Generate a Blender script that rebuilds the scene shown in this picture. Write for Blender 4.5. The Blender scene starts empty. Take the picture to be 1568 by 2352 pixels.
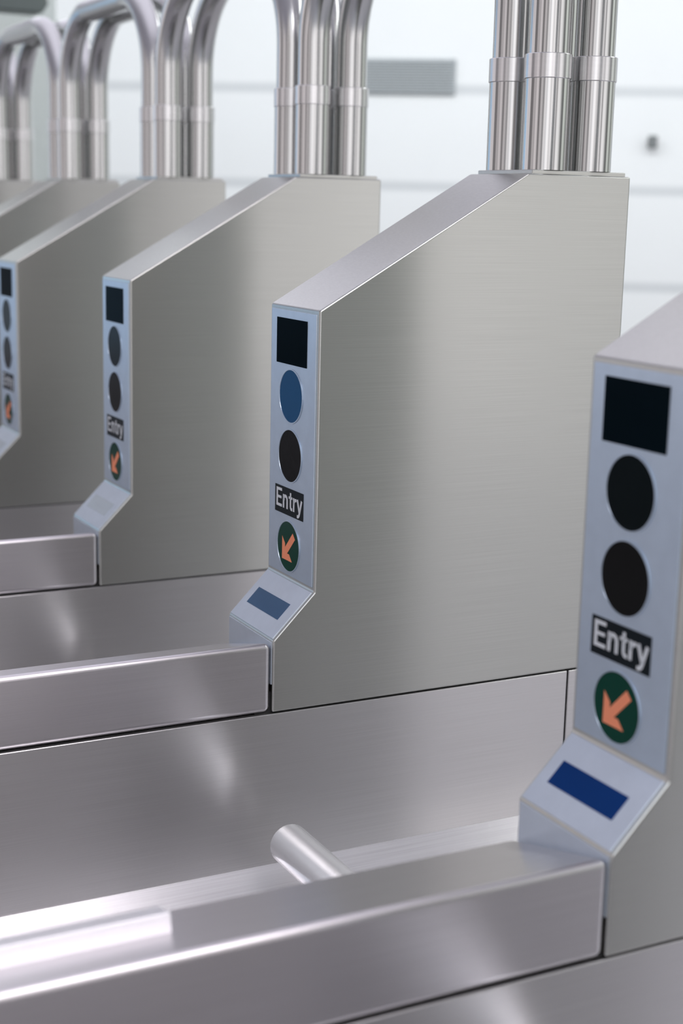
import bpy, bmesh, math
from mathutils import Vector, Matrix
sc=bpy.context.scene
try:
    sc.view_settings.view_transform='Standard'; sc.view_settings.look='None'
except Exception as e: print(e)
COL=sc.collection
S=0.8; W=0.1645
ZG=-0.5854; ZN=-0.4755; YN=-0.0651; ZE=-0.4092; ZM=-0.5227; YB=0.3414; ZB=0.199; YC=0.53; ZL=-0.8221; ZF=-1.35
# ---------------- materials
def new_mat(name):
    m=bpy.data.materials.new(name); m.use_nodes=True
    return m,m.node_tree.nodes,m.node_tree.links,m.node_tree.nodes['Principled BSDF']
def steel(name,col,rough=.3,aniso=.6,stretch=(120,5,1100),var=.05,tangent=(.05,.02,1),metal=1.0,cloud=.02):
    m,n,l,b=new_mat(name)
    tc=n.new('ShaderNodeTexCoord'); mp=n.new('ShaderNodeMapping'); mp.inputs['Scale'].default_value=stretch
    nz=n.new('ShaderNodeTexNoise'); nz.inputs['Scale'].default_value=1.0; nz.inputs['Detail'].default_value=4
    l.new(tc.outputs['Object'],mp.inputs[0]); l.new(mp.outputs[0],nz.inputs['Vector'])
    r=n.new('ShaderNodeMapRange'); r.inputs[1].default_value=.25; r.inputs[2].default_value=.75
    r.inputs[3].default_value=1-var; r.inputs[4].default_value=1+var
    l.new(nz.outputs[0],r.inputs[0])
    nz2=n.new('ShaderNodeTexNoise'); nz2.inputs['Scale'].default_value=2.0; nz2.inputs['Detail'].default_value=1
    l.new(tc.outputs['Object'],nz2.inputs['Vector'])
    r2=n.new('ShaderNodeMapRange'); r2.inputs[1].default_value=.2; r2.inputs[2].default_value=.8
    r2.inputs[3].default_value=rough-.02; r2.inputs[4].default_value=rough+.02
    l.new(nz2.outputs[0],r2.inputs[0]); l.new(r2.outputs[0],b.inputs['Roughness'])
    r3=n.new('ShaderNodeMapRange'); r3.inputs[1].default_value=.2; r3.inputs[2].default_value=.8
    r3.inputs[3].default_value=1+cloud; r3.inputs[4].default_value=1-cloud; l.new(nz2.outputs[0],r3.inputs[0])
    mu=n.new('ShaderNodeMath'); mu.operation='MULTIPLY'; l.new(r.outputs[0],mu.inputs[0]); l.new(r3.outputs[0],mu.inputs[1])
    mx=n.new('ShaderNodeVectorMath'); mx.operation='SCALE'; mx.inputs[0].default_value=col
    l.new(mu.outputs[0],mx.inputs['Scale']); l.new(mx.outputs[0],b.inputs['Base Color'])
    b.inputs['Metallic'].default_value=metal
    b.inputs['Anisotropic'].default_value=aniso
    cb=n.new('ShaderNodeCombineXYZ')
    for i in range(3): cb.inputs[i].default_value=tangent[i]
    l.new(cb.outputs[0],b.inputs['Tangent'])
    return m
def plain(name,col,rough=.5,metal=0,coat=0,emit=None,es=0,spec=.5,ior=1.5):
    m,n,l,b=new_mat(name)
    tc=n.new('ShaderNodeTexCoord'); nz=n.new('ShaderNodeTexNoise'); nz.inputs['Scale'].default_value=40
    l.new(tc.outputs['Object'],nz.inputs['Vector'])
    r=n.new('ShaderNodeMapRange'); r.inputs[3].default_value=.93; r.inputs[4].default_value=1.07
    l.new(nz.outputs[0],r.inputs[0])
    mx=n.new('ShaderNodeVectorMath'); mx.operation='SCALE'; mx.inputs[0].default_value=col
    l.new(r.outputs[0],mx.inputs['Scale']); l.new(mx.outputs[0],b.inputs['Base Color'])
    b.inputs['Roughness'].default_value=rough; b.inputs['Metallic'].default_value=metal
    b.inputs['Coat Weight'].default_value=coat
    b.inputs['Specular IOR Level'].default_value=spec; b.inputs['IOR'].default_value=ior
    if emit: b.inputs['Emission Color'].default_value=(*emit,1); b.inputs['Emission Strength'].default_value=es
    return m
M_side=steel('brushed_steel',(.52,.526,.497),.29,.85,var=.06)
M_rail=steel('brushed_rail_steel',(.625,.605,.62),.31,.82,var=.05)
M_low=steel('brushed_lower_steel',(.625,.615,.615),.31,.85,var=.055)
M_pipe=steel('satin_pipe_steel',(.57,.575,.57),.2,.7,stretch=(300,300,6),var=.005)
M_collar=steel('collar_steel',(.68,.68,.68),.27,.6,stretch=(20,20,300),var=.02)
M_arm=steel('arm_steel',(.95,.94,.94),.22,0,stretch=(6,200,200),var=.02,metal=.6)
M_slot=steel('slot_cover_steel',(.84,.82,.84),.36,0,stretch=(6,200,200),var=.02,metal=.6)
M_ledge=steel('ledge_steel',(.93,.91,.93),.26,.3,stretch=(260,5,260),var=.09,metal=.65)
M_fas=plain('satin_fascia',(.50,.585,.68),.33,metal=.7)
M_reader=plain('satin_reader_plate',(.58,.64,.71),.37,metal=.6)
M_black=plain('black_glass',(.003,.007,.010),.12,spec=.04,ior=1.12)
M_lens=plain('dark_lens',(.004,.007,.008),.2,spec=.15,ior=1.2)
M_lens2=plain('brown_grey_lens',(.009,.009,.009),.2,spec=.15,ior=1.2)
M_blue=plain('blue_lens',(.003,.035,.11),.25,emit=(.008,.09,.2),es=.2,spec=.2,ior=1.25)
M_green=plain('dark_green_sign',(.002,.045,.028),.15,spec=.2,ior=1.3)
M_orange=plain('orange_arrow',(.72,.24,.13),.6,spec=.2,emit=(.9,.3,.15),es=.1)
M_white=plain('sign_white',(.66,.69,.71),.5)
M_signblk=plain('sign_black',(.008,.012,.015),.35,spec=.2,ior=1.25)
M_lcd=plain('blue_lcd',(.004,.025,.11),.2,emit=(.002,.02,.09),es=.12,spec=.15,ior=1.25)
M_lcd2=plain('grey_blue_lcd',(.03,.08,.16),.22,ior=1.35)
M_lcd3=plain('pale_lcd',(.4,.46,.5),.3)
M_gap=plain('dark_gap',(.01,.01,.01),.8)
# ---------------- mesh helpers
def finish(me,name,mats,smooth=True):
    ob=bpy.data.objects.new(name,me); COL.objects.link(ob)
    for m in (mats if isinstance(mats,list) else [mats]): me.materials.append(m)
    if smooth:
        for p in me.polygons: p.use_smooth=True
    return ob
def bevel(ob,w,seg=3,ang=30):
    m=ob.modifiers.new('bev','BEVEL'); m.width=w; m.segments=seg; m.limit_method='ANGLE'; m.angle_limit=math.radians(ang); m.harden_normals=True
def prism(name,prof,axis,a0,a1,mat,bev=0,seg=3):
    bm=bmesh.new(); v0=[];v1=[]
    for p,q in prof:
        if axis=='x': v0.append(bm.verts.new((a0,p,q))); v1.append(bm.verts.new((a1,p,q)))
        elif axis=='y': v0.append(bm.verts.new((p,a0,q))); v1.append(bm.verts.new((p,a1,q)))
        else: v0.append(bm.verts.new((p,q,a0))); v1.append(bm.verts.new((p,q,a1)))
    n=len(prof); bm.faces.new(v0); bm.faces.new(v1[::-1])
    for i in range(n): bm.faces.new((v0[i],v1[i],v1[(i+1)%n],v0[(i+1)%n]))
    bmesh.ops.recalc_face_normals(bm,faces=bm.faces)
    me=bpy.data.meshes.new(name); bm.to_mesh(me); bm.free()
    ob=finish(me,name,mat,smooth=bev>0)
    if bev: bevel(ob,bev,seg)
    return ob
def box(name,x0,x1,y0,y1,z0,z1,mat,bev=0,seg=3):
    return prism(name,[(x0,z0),(x1,z0),(x1,z1),(x0,z1)],'y',y0,y1,mat,bev,seg)
def tube_bm(bm,pts,radii,seg=40,cap=True,mi=0):
    pts=[Vector(p) for p in pts]; rings=[]
    t0=(pts[1]-pts[0]).normalized(); ref=Vector((0,1,0)) if abs(t0.y)<.9 else Vector((1,0,0))
    for i,p in enumerate(pts):
        if i==0: t=pts[1]-p
        elif i==len(pts)-1: t=p-pts[i-1]
        else: t=(pts[i+1]-p).normalized()+(p-pts[i-1]).normalized()
        t.normalize()
        if t.length<.5: t=t0
        b=t.cross(ref).normalized(); c=b.cross(t).normalized()
        r=radii[i] if isinstance(radii,(list,tuple)) else radii
        rings.append([bm.verts.new(p+b*math.cos(2*math.pi*k/seg)*r+c*math.sin(2*math.pi*k/seg)*r) for k in range(seg)])
    for a,b in zip(rings,rings[1:]):
        for k in range(seg):
            f=bm.faces.new((a[k],a[(k+1)%seg],b[(k+1)%seg],b[k])); f.smooth=True; f.material_index=mi
    if cap:
        f=bm.faces.new(rings[0]); f.material_index=mi
        f=bm.faces.new(rings[-1][::-1]); f.material_index=mi
def tube(name,pts,radii,mat,seg=40):
    bm=bmesh.new(); tube_bm(bm,pts,radii,seg)
    bmesh.ops.recalc_face_normals(bm,faces=bm.faces)
    me=bpy.data.meshes.new(name); bm.to_mesh(me); bm.free()
    me.set_sharp_from_angle(angle=math.radians(28))
    me.materials.append(mat)
    ob=bpy.data.objects.new(name,me); COL.objects.link(ob)
    return ob
def empty(name,loc=(0,0,0)):
    e=bpy.data.objects.new(name,None); COL.objects.link(e); e.location=loc; e.empty_display_size=.1
    return e
def disc(name,cx,cz,r,y,mats,rim=True):
    bm=bmesh.new(); n=56
    def ring(rr,yy): return [bm.verts.new((cx+rr*math.cos(2*math.pi*k/n),yy,cz+rr*math.sin(2*math.pi*k/n))) for k in range(n)]
    r0=ring(r,y+.001); r1=ring(r,y-.0012); r2=ring(r-.0016,y-.0012); r3=ring(r-.0018,y-.0004)
    def br(a,b,mi):
        for k in range(n):
            f=bm.faces.new((a[k],a[(k+1)%n],b[(k+1)%n],b[k])); f.material_index=mi
    br(r0,r1,1); br(r1,r2,1); br(r2,r3,1)
    f=bm.faces.new(r3); f.material_index=0
    bmesh.ops.recalc_face_normals(bm,faces=bm.faces)
    me=bpy.data.meshes.new(name); bm.to_mesh(me); bm.free()
    return finish(me,name,mats,smooth=False)
def add_poly(bm,pts,y,d,mi):
    a=[bm.verts.new((p[0],y-d,p[1])) for p in pts]; b=[bm.verts.new((p[0],y+.0005,p[1])) for p in pts]
    f=bm.faces.new(a); f.material_index=mi
    for i in range(len(pts)):
        f=bm.faces.new((a[i],b[i],b[(i+1)%len(pts)],a[(i+1)%len(pts)])); f.material_index=mi
# bold grotesque letters for the sign
def letter_quads():
    Q=[]
    def rect(x0,x1,z0,z1,o): Q.append([(x0+o,z0),(x1+o,z0),(x1+o,z1),(x0+o,z1)])
    def stroke(pts,w,o):
        P=[Vector(p) for p in pts]; L=[];R=[]
        for i,p in enumerate(P):
            a=(P[i]-P[i-1]).normalized() if i>0 else (P[1]-P[0]).normalized()
            b=(P[i+1]-P[i]).normalized() if i<len(P)-1 else a
            t=(a+b).normalized(); nn=Vector((-t.y,t.x)); m=w/2/max(.5,nn.dot(Vector((-a.y,a.x))))
            L.append(p+nn*m); R.append(p-nn*m)
        for i in range(len(P)-1):
            Q.append([(L[i].x+o,L[i].y),(L[i+1].x+o,L[i+1].y),(R[i+1].x+o,R[i+1].y),(R[i].x+o,R[i].y)])
    o=0; rect(0,.175,0,1,o); rect(.175,.64,0,.15,o); rect(.175,.59,.44,.58,o); rect(.175,.64,.85,1,o)
    o=.75; rect(0,.165,0,.73,o)
    arc=[(.29-.2*math.cos(t),.43+.23*math.sin(t)) for t in [math.pi*i/12 for i in range(1,13)]]
    stroke([(.12,.40)]+arc[1:]+[(.49,0)],.165,o)
    o=1.40; rect(0,.42,.60,.73,o); stroke([(.215,.93),(.215,.24),(.235,.14),(.29,.08),(.35,.068),(.42,.073)],.155,o)
    o=1.90; rect(0,.165,0,.73,o); stroke([(.09,.38),(.115,.51),(.18,.60),(.27,.65),(.38,.65)],.155,o)
    o=2.30; stroke([(.08,.73),(.31,.06)],.165,o); stroke([(.55,.73),(.33,.05),(.27,-.09),(.19,-.16),(.05,-.16)],.16,o)
    return Q
# ---------------- turnstile
def build_turnstile():
    T=empty('turnstile')
    parts=[]
    def add(o,p=None): o.parent=p or T; parts.append(o); return o
    g=.0012
    housing=add(prism('housing',[(0,0),(YB,ZB),(YC,ZB),(YC,ZG+g),(YN,ZG+g),(YN,ZN),(0,ZE)],'x',-W,0,M_side,.0032,3))
    rail=add(prism('side_rail',[(0,ZN-.002),(-W,ZM),(-W,ZG+g),(0,ZG+g)],'y',-1.05,YN-.0022,M_rail,.010,6))
    low=add(box('lower_panel',-W,-.0005,-1.05,.462,ZF+.08,ZG-g,M_low,.0016,2))
    low2=add(box('rear_panel',-W,-.0005,.4645,YC,ZF+.08,ZG-g,M_low,.0016,2))
    core=add(box('plinth',-W+.012,-.012,-1.0,YC-.01,ZF,ZG-.001,M_gap))
    gapc=add(box('joint_core',-W+.008,-.008,-.09,YC-.01,ZG-.005,ZG+.03,M_gap))
    ledge=add(prism('ledge',[(-.002,ZL),(.15,ZL-.04),(.15,ZL-.065),(-.002,ZL-.065)],'y',-1.05,YC,M_ledge,.003,3))
    swipe=add(prism('card_slot_cover',[(-.110,-.518),(-.074,-.508),(-.074,-.494),(-.078,-.480),(-.110,-.488)],'y',-1.0,-.497,M_slot,.0015,2))
    plate=add(box('pipe_base_plate',-.158,-.006,.352,.524,ZB-.001,ZB+.006,M_side,.0015,2))
    hub=add(tube('tripod_hub',[(-W+.01,-.08,-.735),(-W-.03,-.08,-.745),(-W-.06,-.08,-.765)],[.06,.06,.035],M_collar,40))
    c=Vector((-W-.045,-.078,-.75))
    def arm(dirv,L):
        d=Vector(dirv).normalized(); p=[c, c+d*(L-.0035), c+d*(L-.0018),c+d*(L-.0005), c+d*L]
        return add(tube('tripod_arm',p,[.0295,.0295,.0291,.0280,.0268],M_arm,40))
    arm((-1,0,0),.712-W-.045)
    arm((-.25,.612,-.75),.45); arm((-.25,-.612,-.75),.45)
    # fascia
    cx=-.0865
    fas=add(box('fascia',-W+.006,-.007,-.0016,.004,ZE+.006,-.006,M_fas,.001,2))
    yf=-.0016
    bm=bmesh.new(); add_poly(bm,[(cx-.051,-.085),(cx+.051,-.085),(cx+.051,-.018),(cx-.051,-.018)],yf,.0008,0)
    bmesh.ops.recalc_face_normals(bm,faces=bm.faces); me=bpy.data.meshes.new('screen'); bm.to_mesh(me); bm.free()
    add(finish(me,'screen',M_black,False),fas)
    add(disc('indicator_light',cx,-.1315,.0405,yf,[M_lens,M_fas]),fas)
    add(disc('indicator_light',cx,-.2205,.0405,yf,[M_lens2,M_fas]),fas)
    # entry sign
    bm=bmesh.new(); ex=cx-.001
    add_poly(bm,[(ex-.049,-.3112),(ex+.049,-.3112),(ex+.049,-.2698),(ex-.049,-.2698)],yf,.0005,0)
    bmesh.ops.recalc_face_normals(bm,faces=bm.faces)
    me=bpy.data.meshes.new('entry_sign')
    sx=.0900/2.92; sz=.0285
    for q in letter_quads():
        f=bm.faces.new([bm.verts.new((ex-.0440+p[0]*sx,yf-.0006,-.3022+p[1]*sz)) for p in q]); f.material_index=1
        f.normal_update()
        if f.normal.y>0: f.normal_flip()
    bm.to_mesh(me); bm.free()
    add(finish(me,'entry_sign',[M_signblk,M_white],False),fas)
    ar=add(disc('arrow_sign',cx-.001,-.3585,.0395,yf,[M_green,M_fas]),fas)
    ar.data.materials.append(M_orange)
    bm=bmesh.new(); bm.from_mesh(ar.data)
    ox,oz=cx-.001,-.3585
    def quad(pts,dy):
        f=bm.faces.new([bm.verts.new((ox+p[0],yf-.0007-dy,oz+p[1])) for p in pts]); f.material_index=2
        f.normal_update()
        if f.normal.y>0: f.normal_flip()
    quad([(-.021,-.022),(.014,-.022),(.004,-.0115),(-.0105,-.0115)],0)
    quad([(-.021,-.022),(-.0105,-.0115),(-.0105,.003),(-.021,.013)],0)
    quad([(-.0105,-.0192),(.0240,.0150),(.0158,.0232),(-.0185,-.0113)],.00015)
    bm.to_mesh(ar.data); bm.free()
    # slanted reader plate
    e=Vector((0,ZE)); n=Vector((YN,ZN)); dirv=(n-e); L=dirv.length; dn=dirv/L; nor=Vector((dn.y,-dn.x))
    if nor.x>0: nor=-nor
    def slab(name,x0,x1,v0,v1,h0,h1,mat,bev=0):
        pr=[e+dn*v0+nor*h0, e+dn*v1+nor*h0, e+dn*v1+nor*h1, e+dn*v0+nor*h1]
        return prism(name,[(p.x,p.y) for p in pr],'x',x0,x1,mat,bev,2)
    rd=add(slab('card_reader_plate',-W+.004,-.005,.002,L-.002,-.002,.0014,M_reader,.0008))
    add(slab('reader_display',-W+.14*W,-W+.82*W,.36*L,.68*L,0,.0018,M_lcd),rd)
    add(box('reader_front',-W+.004,-.004,YN-.0012,YN+.003,ZM-.02,ZN-.003,M_reader,.0005,1))
    return T,parts
T0,P0=build_turnstile()
T0['category']='turnstile'; T0['group']='row of subway turnstiles'
def copy_turnstile():
    t=T0.copy(); COL.objects.link(t); mp={T0:t}; out=[]
    for o in P0:
        c=o.copy(); COL.objects.link(c); mp[o]=c; out.append(c)
    for o in P0: mp[o].parent=mp[o.parent]
    return t,out
units={}
for k in [-1,0,1,2,3,4,5,6]:
    if k==-1: t,ps=T0,P0
    else: t,ps=copy_turnstile()
    t.location=(-k*S,0,0); units[k]=(t,ps)
def setmat(k,base,mat,idx=0,nth=0):
    c=[o for o in units[k][1] if o.name.split('.')[0]==base]
    o=c[nth]; o.data=o.data.copy(); o.data.materials[idx]=mat
    return o
for k,lab in {-1:'brushed steel turnstile with slanted display and Entry sign, plain dark lenses',
 0:'brushed steel turnstile with sloped top, Entry sign and deep blue display',
 1:'brushed steel turnstile with lit blue round lens and Entry sign',
 2:'brushed steel turnstile with pale grey reader display and Entry sign'}.items():
    units[k][0]['label']=lab
for k in (3,4,5,6): units[k][0]['label']='brushed steel turnstile with sloped top in a row of others'
o=setmat(1,'indicator_light',M_blue); o['label']='blue glowing round lens'
setmat(1,'reader_display',M_lcd2); setmat(2,'reader_display',M_lcd3); setmat(3,'reader_display',M_lcd3)
# ---------------- pipes
px1,px2=-.035,-.133; py=[.391,.475]
ZA=.455; R=.2
def build_arch(k,y):
    xr=-k*S+px2; xl=-(k+1)*S+px1
    A=empty('guard_pipe',(xl,y,ZB+.006)); span=xr-xl
    def add(o): o.parent=A
    zb=ZB+.006
    pts=[(0,0,.12)]+[(0,0,ZA-zb)]
    for i in range(1,21):
        a=math.pi/2*i/20; pts.append((R-R*math.cos(a),0,ZA-zb+R*math.sin(a)))
    for i in range(0,21):
        a=math.pi/2*i/20; pts.append((span-R+R*math.sin(a),0,ZA-zb+R*math.cos(a)))
    pts.append((span,0,.12))
    add(tube('pipe',pts,.031,M_pipe,40))
    for x in (0,span):
        add(tube('sleeve',[(x,0,0),(x,0,.338-zb)],.034,M_pipe,48))
        add(tube('collar',[(x,0,.338-zb),(x,0,.339-zb),(x,0,.373-zb),(x,0,.374-zb)],[.0348,.0355,.0355,.0348],M_collar,48))
    A['category']='pipe railing'; A['group']='bent guard pipes over the passages'
    A['label']='polished stainless steel pipe arching over passage between two turnstiles'
for k in range(-1,6):
    for y in py: build_arch(k,y)
# ---------------- setting
def pmat_floor():
    m,n,l,b=new_mat('floor_mat')
    tc=n.new('ShaderNodeTexCoord'); nz=n.new('ShaderNodeTexNoise'); nz.inputs['Scale'].default_value=3
    nz.inputs['Detail'].default_value=6
    cr=n.new('ShaderNodeValToRGB'); cr.color_ramp.elements[0].color=(.38,.365,.38,1); cr.color_ramp.elements[1].color=(.48,.465,.48,1)
    l.new(tc.outputs['Object'],nz.inputs['Vector']); l.new(nz.outputs[0],cr.inputs[0]); l.new(cr.outputs[0],b.inputs['Base Color'])
    b.inputs['Roughness'].default_value=.5
    return m
fl=box('floor',-14,8,-8,12,ZF-.1,ZF,pmat_floor()); fl['kind']='structure'
cl=box('ceiling',-14,.3,-6,12,2.1,2.2,plain('ceiling_paint',(.80,.78,.86),.7)); cl['kind']='structure'
def wallmat():
    m,n,l,b=new_mat('white_panel_wall')
    K=.548
    tc=n.new('ShaderNodeTexCoord'); sp=n.new('ShaderNodeSeparateXYZ'); l.new(tc.outputs['Object'],sp.inputs[0])
    ma=n.new('ShaderNodeMath'); ma.operation='ADD'; ma.inputs[1].default_value=-.815+K*10+K/2
    l.new(sp.outputs[2],ma.inputs[0])
    mo=n.new('ShaderNodeMath'); mo.operation='MODULO'; mo.inputs[1].default_value=K; l.new(ma.outputs[0],mo.inputs[0])
    sb=n.new('ShaderNodeMath'); sb.operation='SUBTRACT'; sb.inputs[1].default_value=K/2; l.new(mo.outputs[0],sb.inputs[0])
    ab=n.new('ShaderNodeMath'); ab.operation='ABSOLUTE'; l.new(sb.outputs[0],ab.inputs[0])
    lt=n.new('ShaderNodeMapRange'); lt.interpolation_type='SMOOTHSTEP'; lt.inputs[1].default_value=.045; lt.inputs[2].default_value=.008; l.new(ab.outputs[0],lt.inputs[0])
    nz=n.new('ShaderNodeTexNoise'); nz.inputs['Scale'].default_value=1.5; l.new(tc.outputs['Object'],nz.inputs['Vector'])
    cr=n.new('ShaderNodeValToRGB'); cr.color_ramp.elements[0].color=(.77,.81,.805,1); cr.color_ramp.elements[1].color=(.82,.86,.855,1)
    l.new(nz.outputs[0],cr.inputs[0])
    mx=n.new('ShaderNodeMix'); mx.data_type='RGBA'; l.new(lt.outputs[0],mx.inputs[0]); l.new(cr.outputs[0],mx.inputs[6]); mx.inputs[7].default_value=(.61,.65,.655,1)
    l.new(mx.outputs[2],b.inputs['Base Color']); b.inputs['Roughness'].default_value=.6
    return m
P=Vector((-6.9,3.21,0)); ang=math.atan2(.8146,.580)
wl=box('wall_back',-7,7,0,.2,ZF,2.1,wallmat()); wl.location=P; wl.rotation_euler=(0,0,ang); wl['kind']='structure'
Rw=Matrix.Rotation(ang,4,'Z')
def place(o,s,z,off=0.0):
    v=Rw@Vector((s,-off,0)); o.location=P+v+Vector((0,0,z)); o.rotation_euler=(0,0,ang)
V=empty('air_vent'); 
fr=prism('vent_frame',[(-.27,-.1),(.27,-.1),(.27,.1),(-.27,.1)],'y',-.02,-.001,plain('vent_back',(.38,.42,.43),.6)); fr.parent=V
vm=plain('vent_grey',(.66,.70,.71),.5)
bm=bmesh.new()
for i in range(13):
    z=-.09+i*.015
    vs=[bm.verts.new(p) for p in [(-.265,-.02,z+.004),(.265,-.02,z+.004),(.265,-.035,z-.003),(-.265,-.035,z-.003)]]
    bm.faces.new(vs)
me=bpy.data.meshes.new('louvres'); bm.to_mesh(me); bm.free(); lo=finish(me,'louvres',vm,False); lo.parent=V
place(V,.335,.885); V['category']='vent'; V['label']='grey rectangular louvred air vent on white wall'
D=empty('wall_fixture')
a=tube('mounting_disc',[(0,-.001,0),(0,-.012,0)],.035,M_collar,32); a.parent=D
a=tube('stem',[(0,-.01,0),(0,-.05,0)],.012,M_collar,24); a.parent=D
a=tube('knob',[(0,-.05,-.035),(0,-.05,-.03),(0,-.05,.03),(0,-.05,.035)],[.02,.028,.028,.02],plain('knob_dark',(.18,.2,.2),.4),24); a.parent=D
place(D,1.74,.54); D['category']='wall fitting'; D['label']='small grey metal fitting on white wall'
# grey column and ceiling-hung camera
cm=box('column',-.22,.22,-.2,.2,ZF,2.1,plain('column_grey',(.45,.49,.47),.6),.01,2); cm.location=(-6.55,1.066,0); cm.rotation_euler=(0,0,ang); cm['kind']='structure'
M_dk=plain('dark_housing',(.07,.09,.085),.45)
H=empty('ceiling_camera',(-6.03,.97,1.03))
a=tube('drop_pole',[(0,0,1.07),(0,0,.05)],.018,M_dk,20); a.parent=H
a=prism('camera_housing',[(-.16,-.045),(.14,-.045),(.17,.0),(.15,.06),(-.14,.06),(-.16,.03)],'x',-.07,.07,M_dk,.01,3); a.parent=H
a=tube('camera_lens',[(0,-.155,.005),(0,-.19,.005)],[.035,.03],M_black,24); a.parent=H
H['category']='security camera'; H['label']='dark security camera hanging on a pole from ceiling'
# ---------------- world + lights
w=bpy.data.worlds.new('World'); sc.world=w; w.use_nodes=True; n=w.node_tree.nodes; l=w.node_tree.links
bg=n['Background']; tc=n.new('ShaderNodeTexCoord'); sp=n.new('ShaderNodeSeparateXYZ'); l.new(tc.outputs['Generated'],sp.inputs[0])
cr=n.new('ShaderNodeValToRGB'); mr=n.new('ShaderNodeMapRange'); mr.inputs[1].default_value=-1; mr.inputs[2].default_value=1; l.new(sp.outputs[2],mr.inputs[0]); l.new(mr.outputs[0],cr.inputs[0])
e=cr.color_ramp.elements; e[0].position=.4; e[0].color=(.35,.35,.34,1); e[1].position=.9; e[1].color=(.62,.60,.68,1)
x=cr.color_ramp.elements.new(.55); x.color=(.75,.79,.74,1)
m2=n.new('ShaderNodeMapRange'); m2.inputs[1].default_value=.1; m2.inputs[2].default_value=-.35; l.new(sp.outputs[1],m2.inputs[0])
ny=n.new('ShaderNodeMath'); ny.operation='MULTIPLY'; ny.inputs[1].default_value=-1; l.new(sp.outputs[1],ny.inputs[0])
c2=n.new('ShaderNodeValToRGB'); l.new(ny.outputs[0],c2.inputs[0]); e=c2.color_ramp.elements
e[0].position=.2; e[0].color=(.48,.86,1.26,1); e[1].position=.60; e[1].color=(.64,.59,.60,1)
x=c2.color_ramp.elements.new(.42); x.color=(.54,.80,1.12,1)
mx=n.new('ShaderNodeMix'); mx.data_type='RGBA'; l.new(m2.outputs[0],mx.inputs[0]); l.new(cr.outputs[0],mx.inputs[6]); l.new(c2.outputs[0],mx.inputs[7])
m3=n.new('ShaderNodeMapRange'); m3.inputs[1].default_value=.4; m3.inputs[2].default_value=.9; l.new(sp.outputs[0],m3.inputs[0])
mx3=n.new('ShaderNodeMix'); mx3.data_type='RGBA'; l.new(m3.outputs[0],mx3.inputs[0]); l.new(mx.outputs[2],mx3.inputs[6]); mx3.inputs[7].default_value=(1.02,.985,1.0,1)
mp=n.new('ShaderNodeMapping'); mp.inputs['Scale'].default_value=(3.2,3.2,.5); l.new(tc.outputs['Generated'],mp.inputs[0])
nz=n.new('ShaderNodeTexNoise'); nz.inputs['Scale'].default_value=1.3; nz.inputs['Detail'].default_value=.5; l.new(mp.outputs[0],nz.inputs['Vector'])
nr=n.new('ShaderNodeMapRange'); nr.inputs[1].default_value=.38; nr.inputs[2].default_value=.6; nr.inputs[3].default_value=.18; nr.inputs[4].default_value=1.34; l.new(nz.outputs[0],nr.inputs[0])
sm=n.new('ShaderNodeVectorMath'); sm.operation='SCALE'; l.new(mx3.outputs[2],sm.inputs[0]); l.new(nr.outputs[0],sm.inputs['Scale'])
l.new(sm.outputs[0],bg.inputs[0]); bg.inputs[1].default_value=1.28
def area(name,loc,rot,sx,sy,en,col=(1,1,1)):
    L=bpy.data.lights.new(name,'AREA'); L.shape='RECTANGLE'; L.size=sx; L.size_y=sy; L.energy=en; L.color=col
    o=bpy.data.objects.new(name,L); COL.objects.link(o); o.location=loc; o.rotation_euler=rot
    return o
area('ceiling_lamp',(1.6,.05,2.2),(0,math.radians(30),0),1.0,1.6,50,(1,.94,.98))
area('ceiling_lamp',(-1.5,2.6,2.05),(0,0,0),6,.3,50,(.97,1,.98))
v=P+Rw@Vector((0,-2.2,0)); area('wall_wash_lamp',(v.x,v.y,1.9),(math.radians(62),0,ang),11,.4,92,(.97,1,1))
area('ceiling_fill_light',(-4.2,.6,1.55),(math.pi,0,0),6,2.5,55,(.97,.96,1))  # added unseen fill, brightens the ceiling that the sloped tops mirror
# ---------------- camera
al,be,ro,f=.4791,.2026,.0230,3423.68
d=Vector((-math.cos(al)*math.cos(be),math.sin(al)*math.cos(be),-math.sin(be)))
r0=Vector((math.sin(al),math.cos(al),0)); u0=r0.cross(d)
Rv=r0*math.cos(ro)+u0*math.sin(ro); U=Rv.cross(d)
cam=bpy.data.cameras.new('cam'); co=bpy.data.objects.new('camera',cam); COL.objects.link(co)
mw=Matrix((Rv,U,-d)).transposed().to_4x4(); mw.translation=Vector((1.0895,-.94,.1455)); co.matrix_world=mw
cam.sensor_fit='VERTICAL'; cam.sensor_height=36; cam.sensor_width=24; cam.lens=f/2352*36
cam.clip_start=.01
cam.dof.use_dof=True; cam.dof.focus_distance=2.15; cam.dof.aperture_fstop=3.5
sc.camera=co
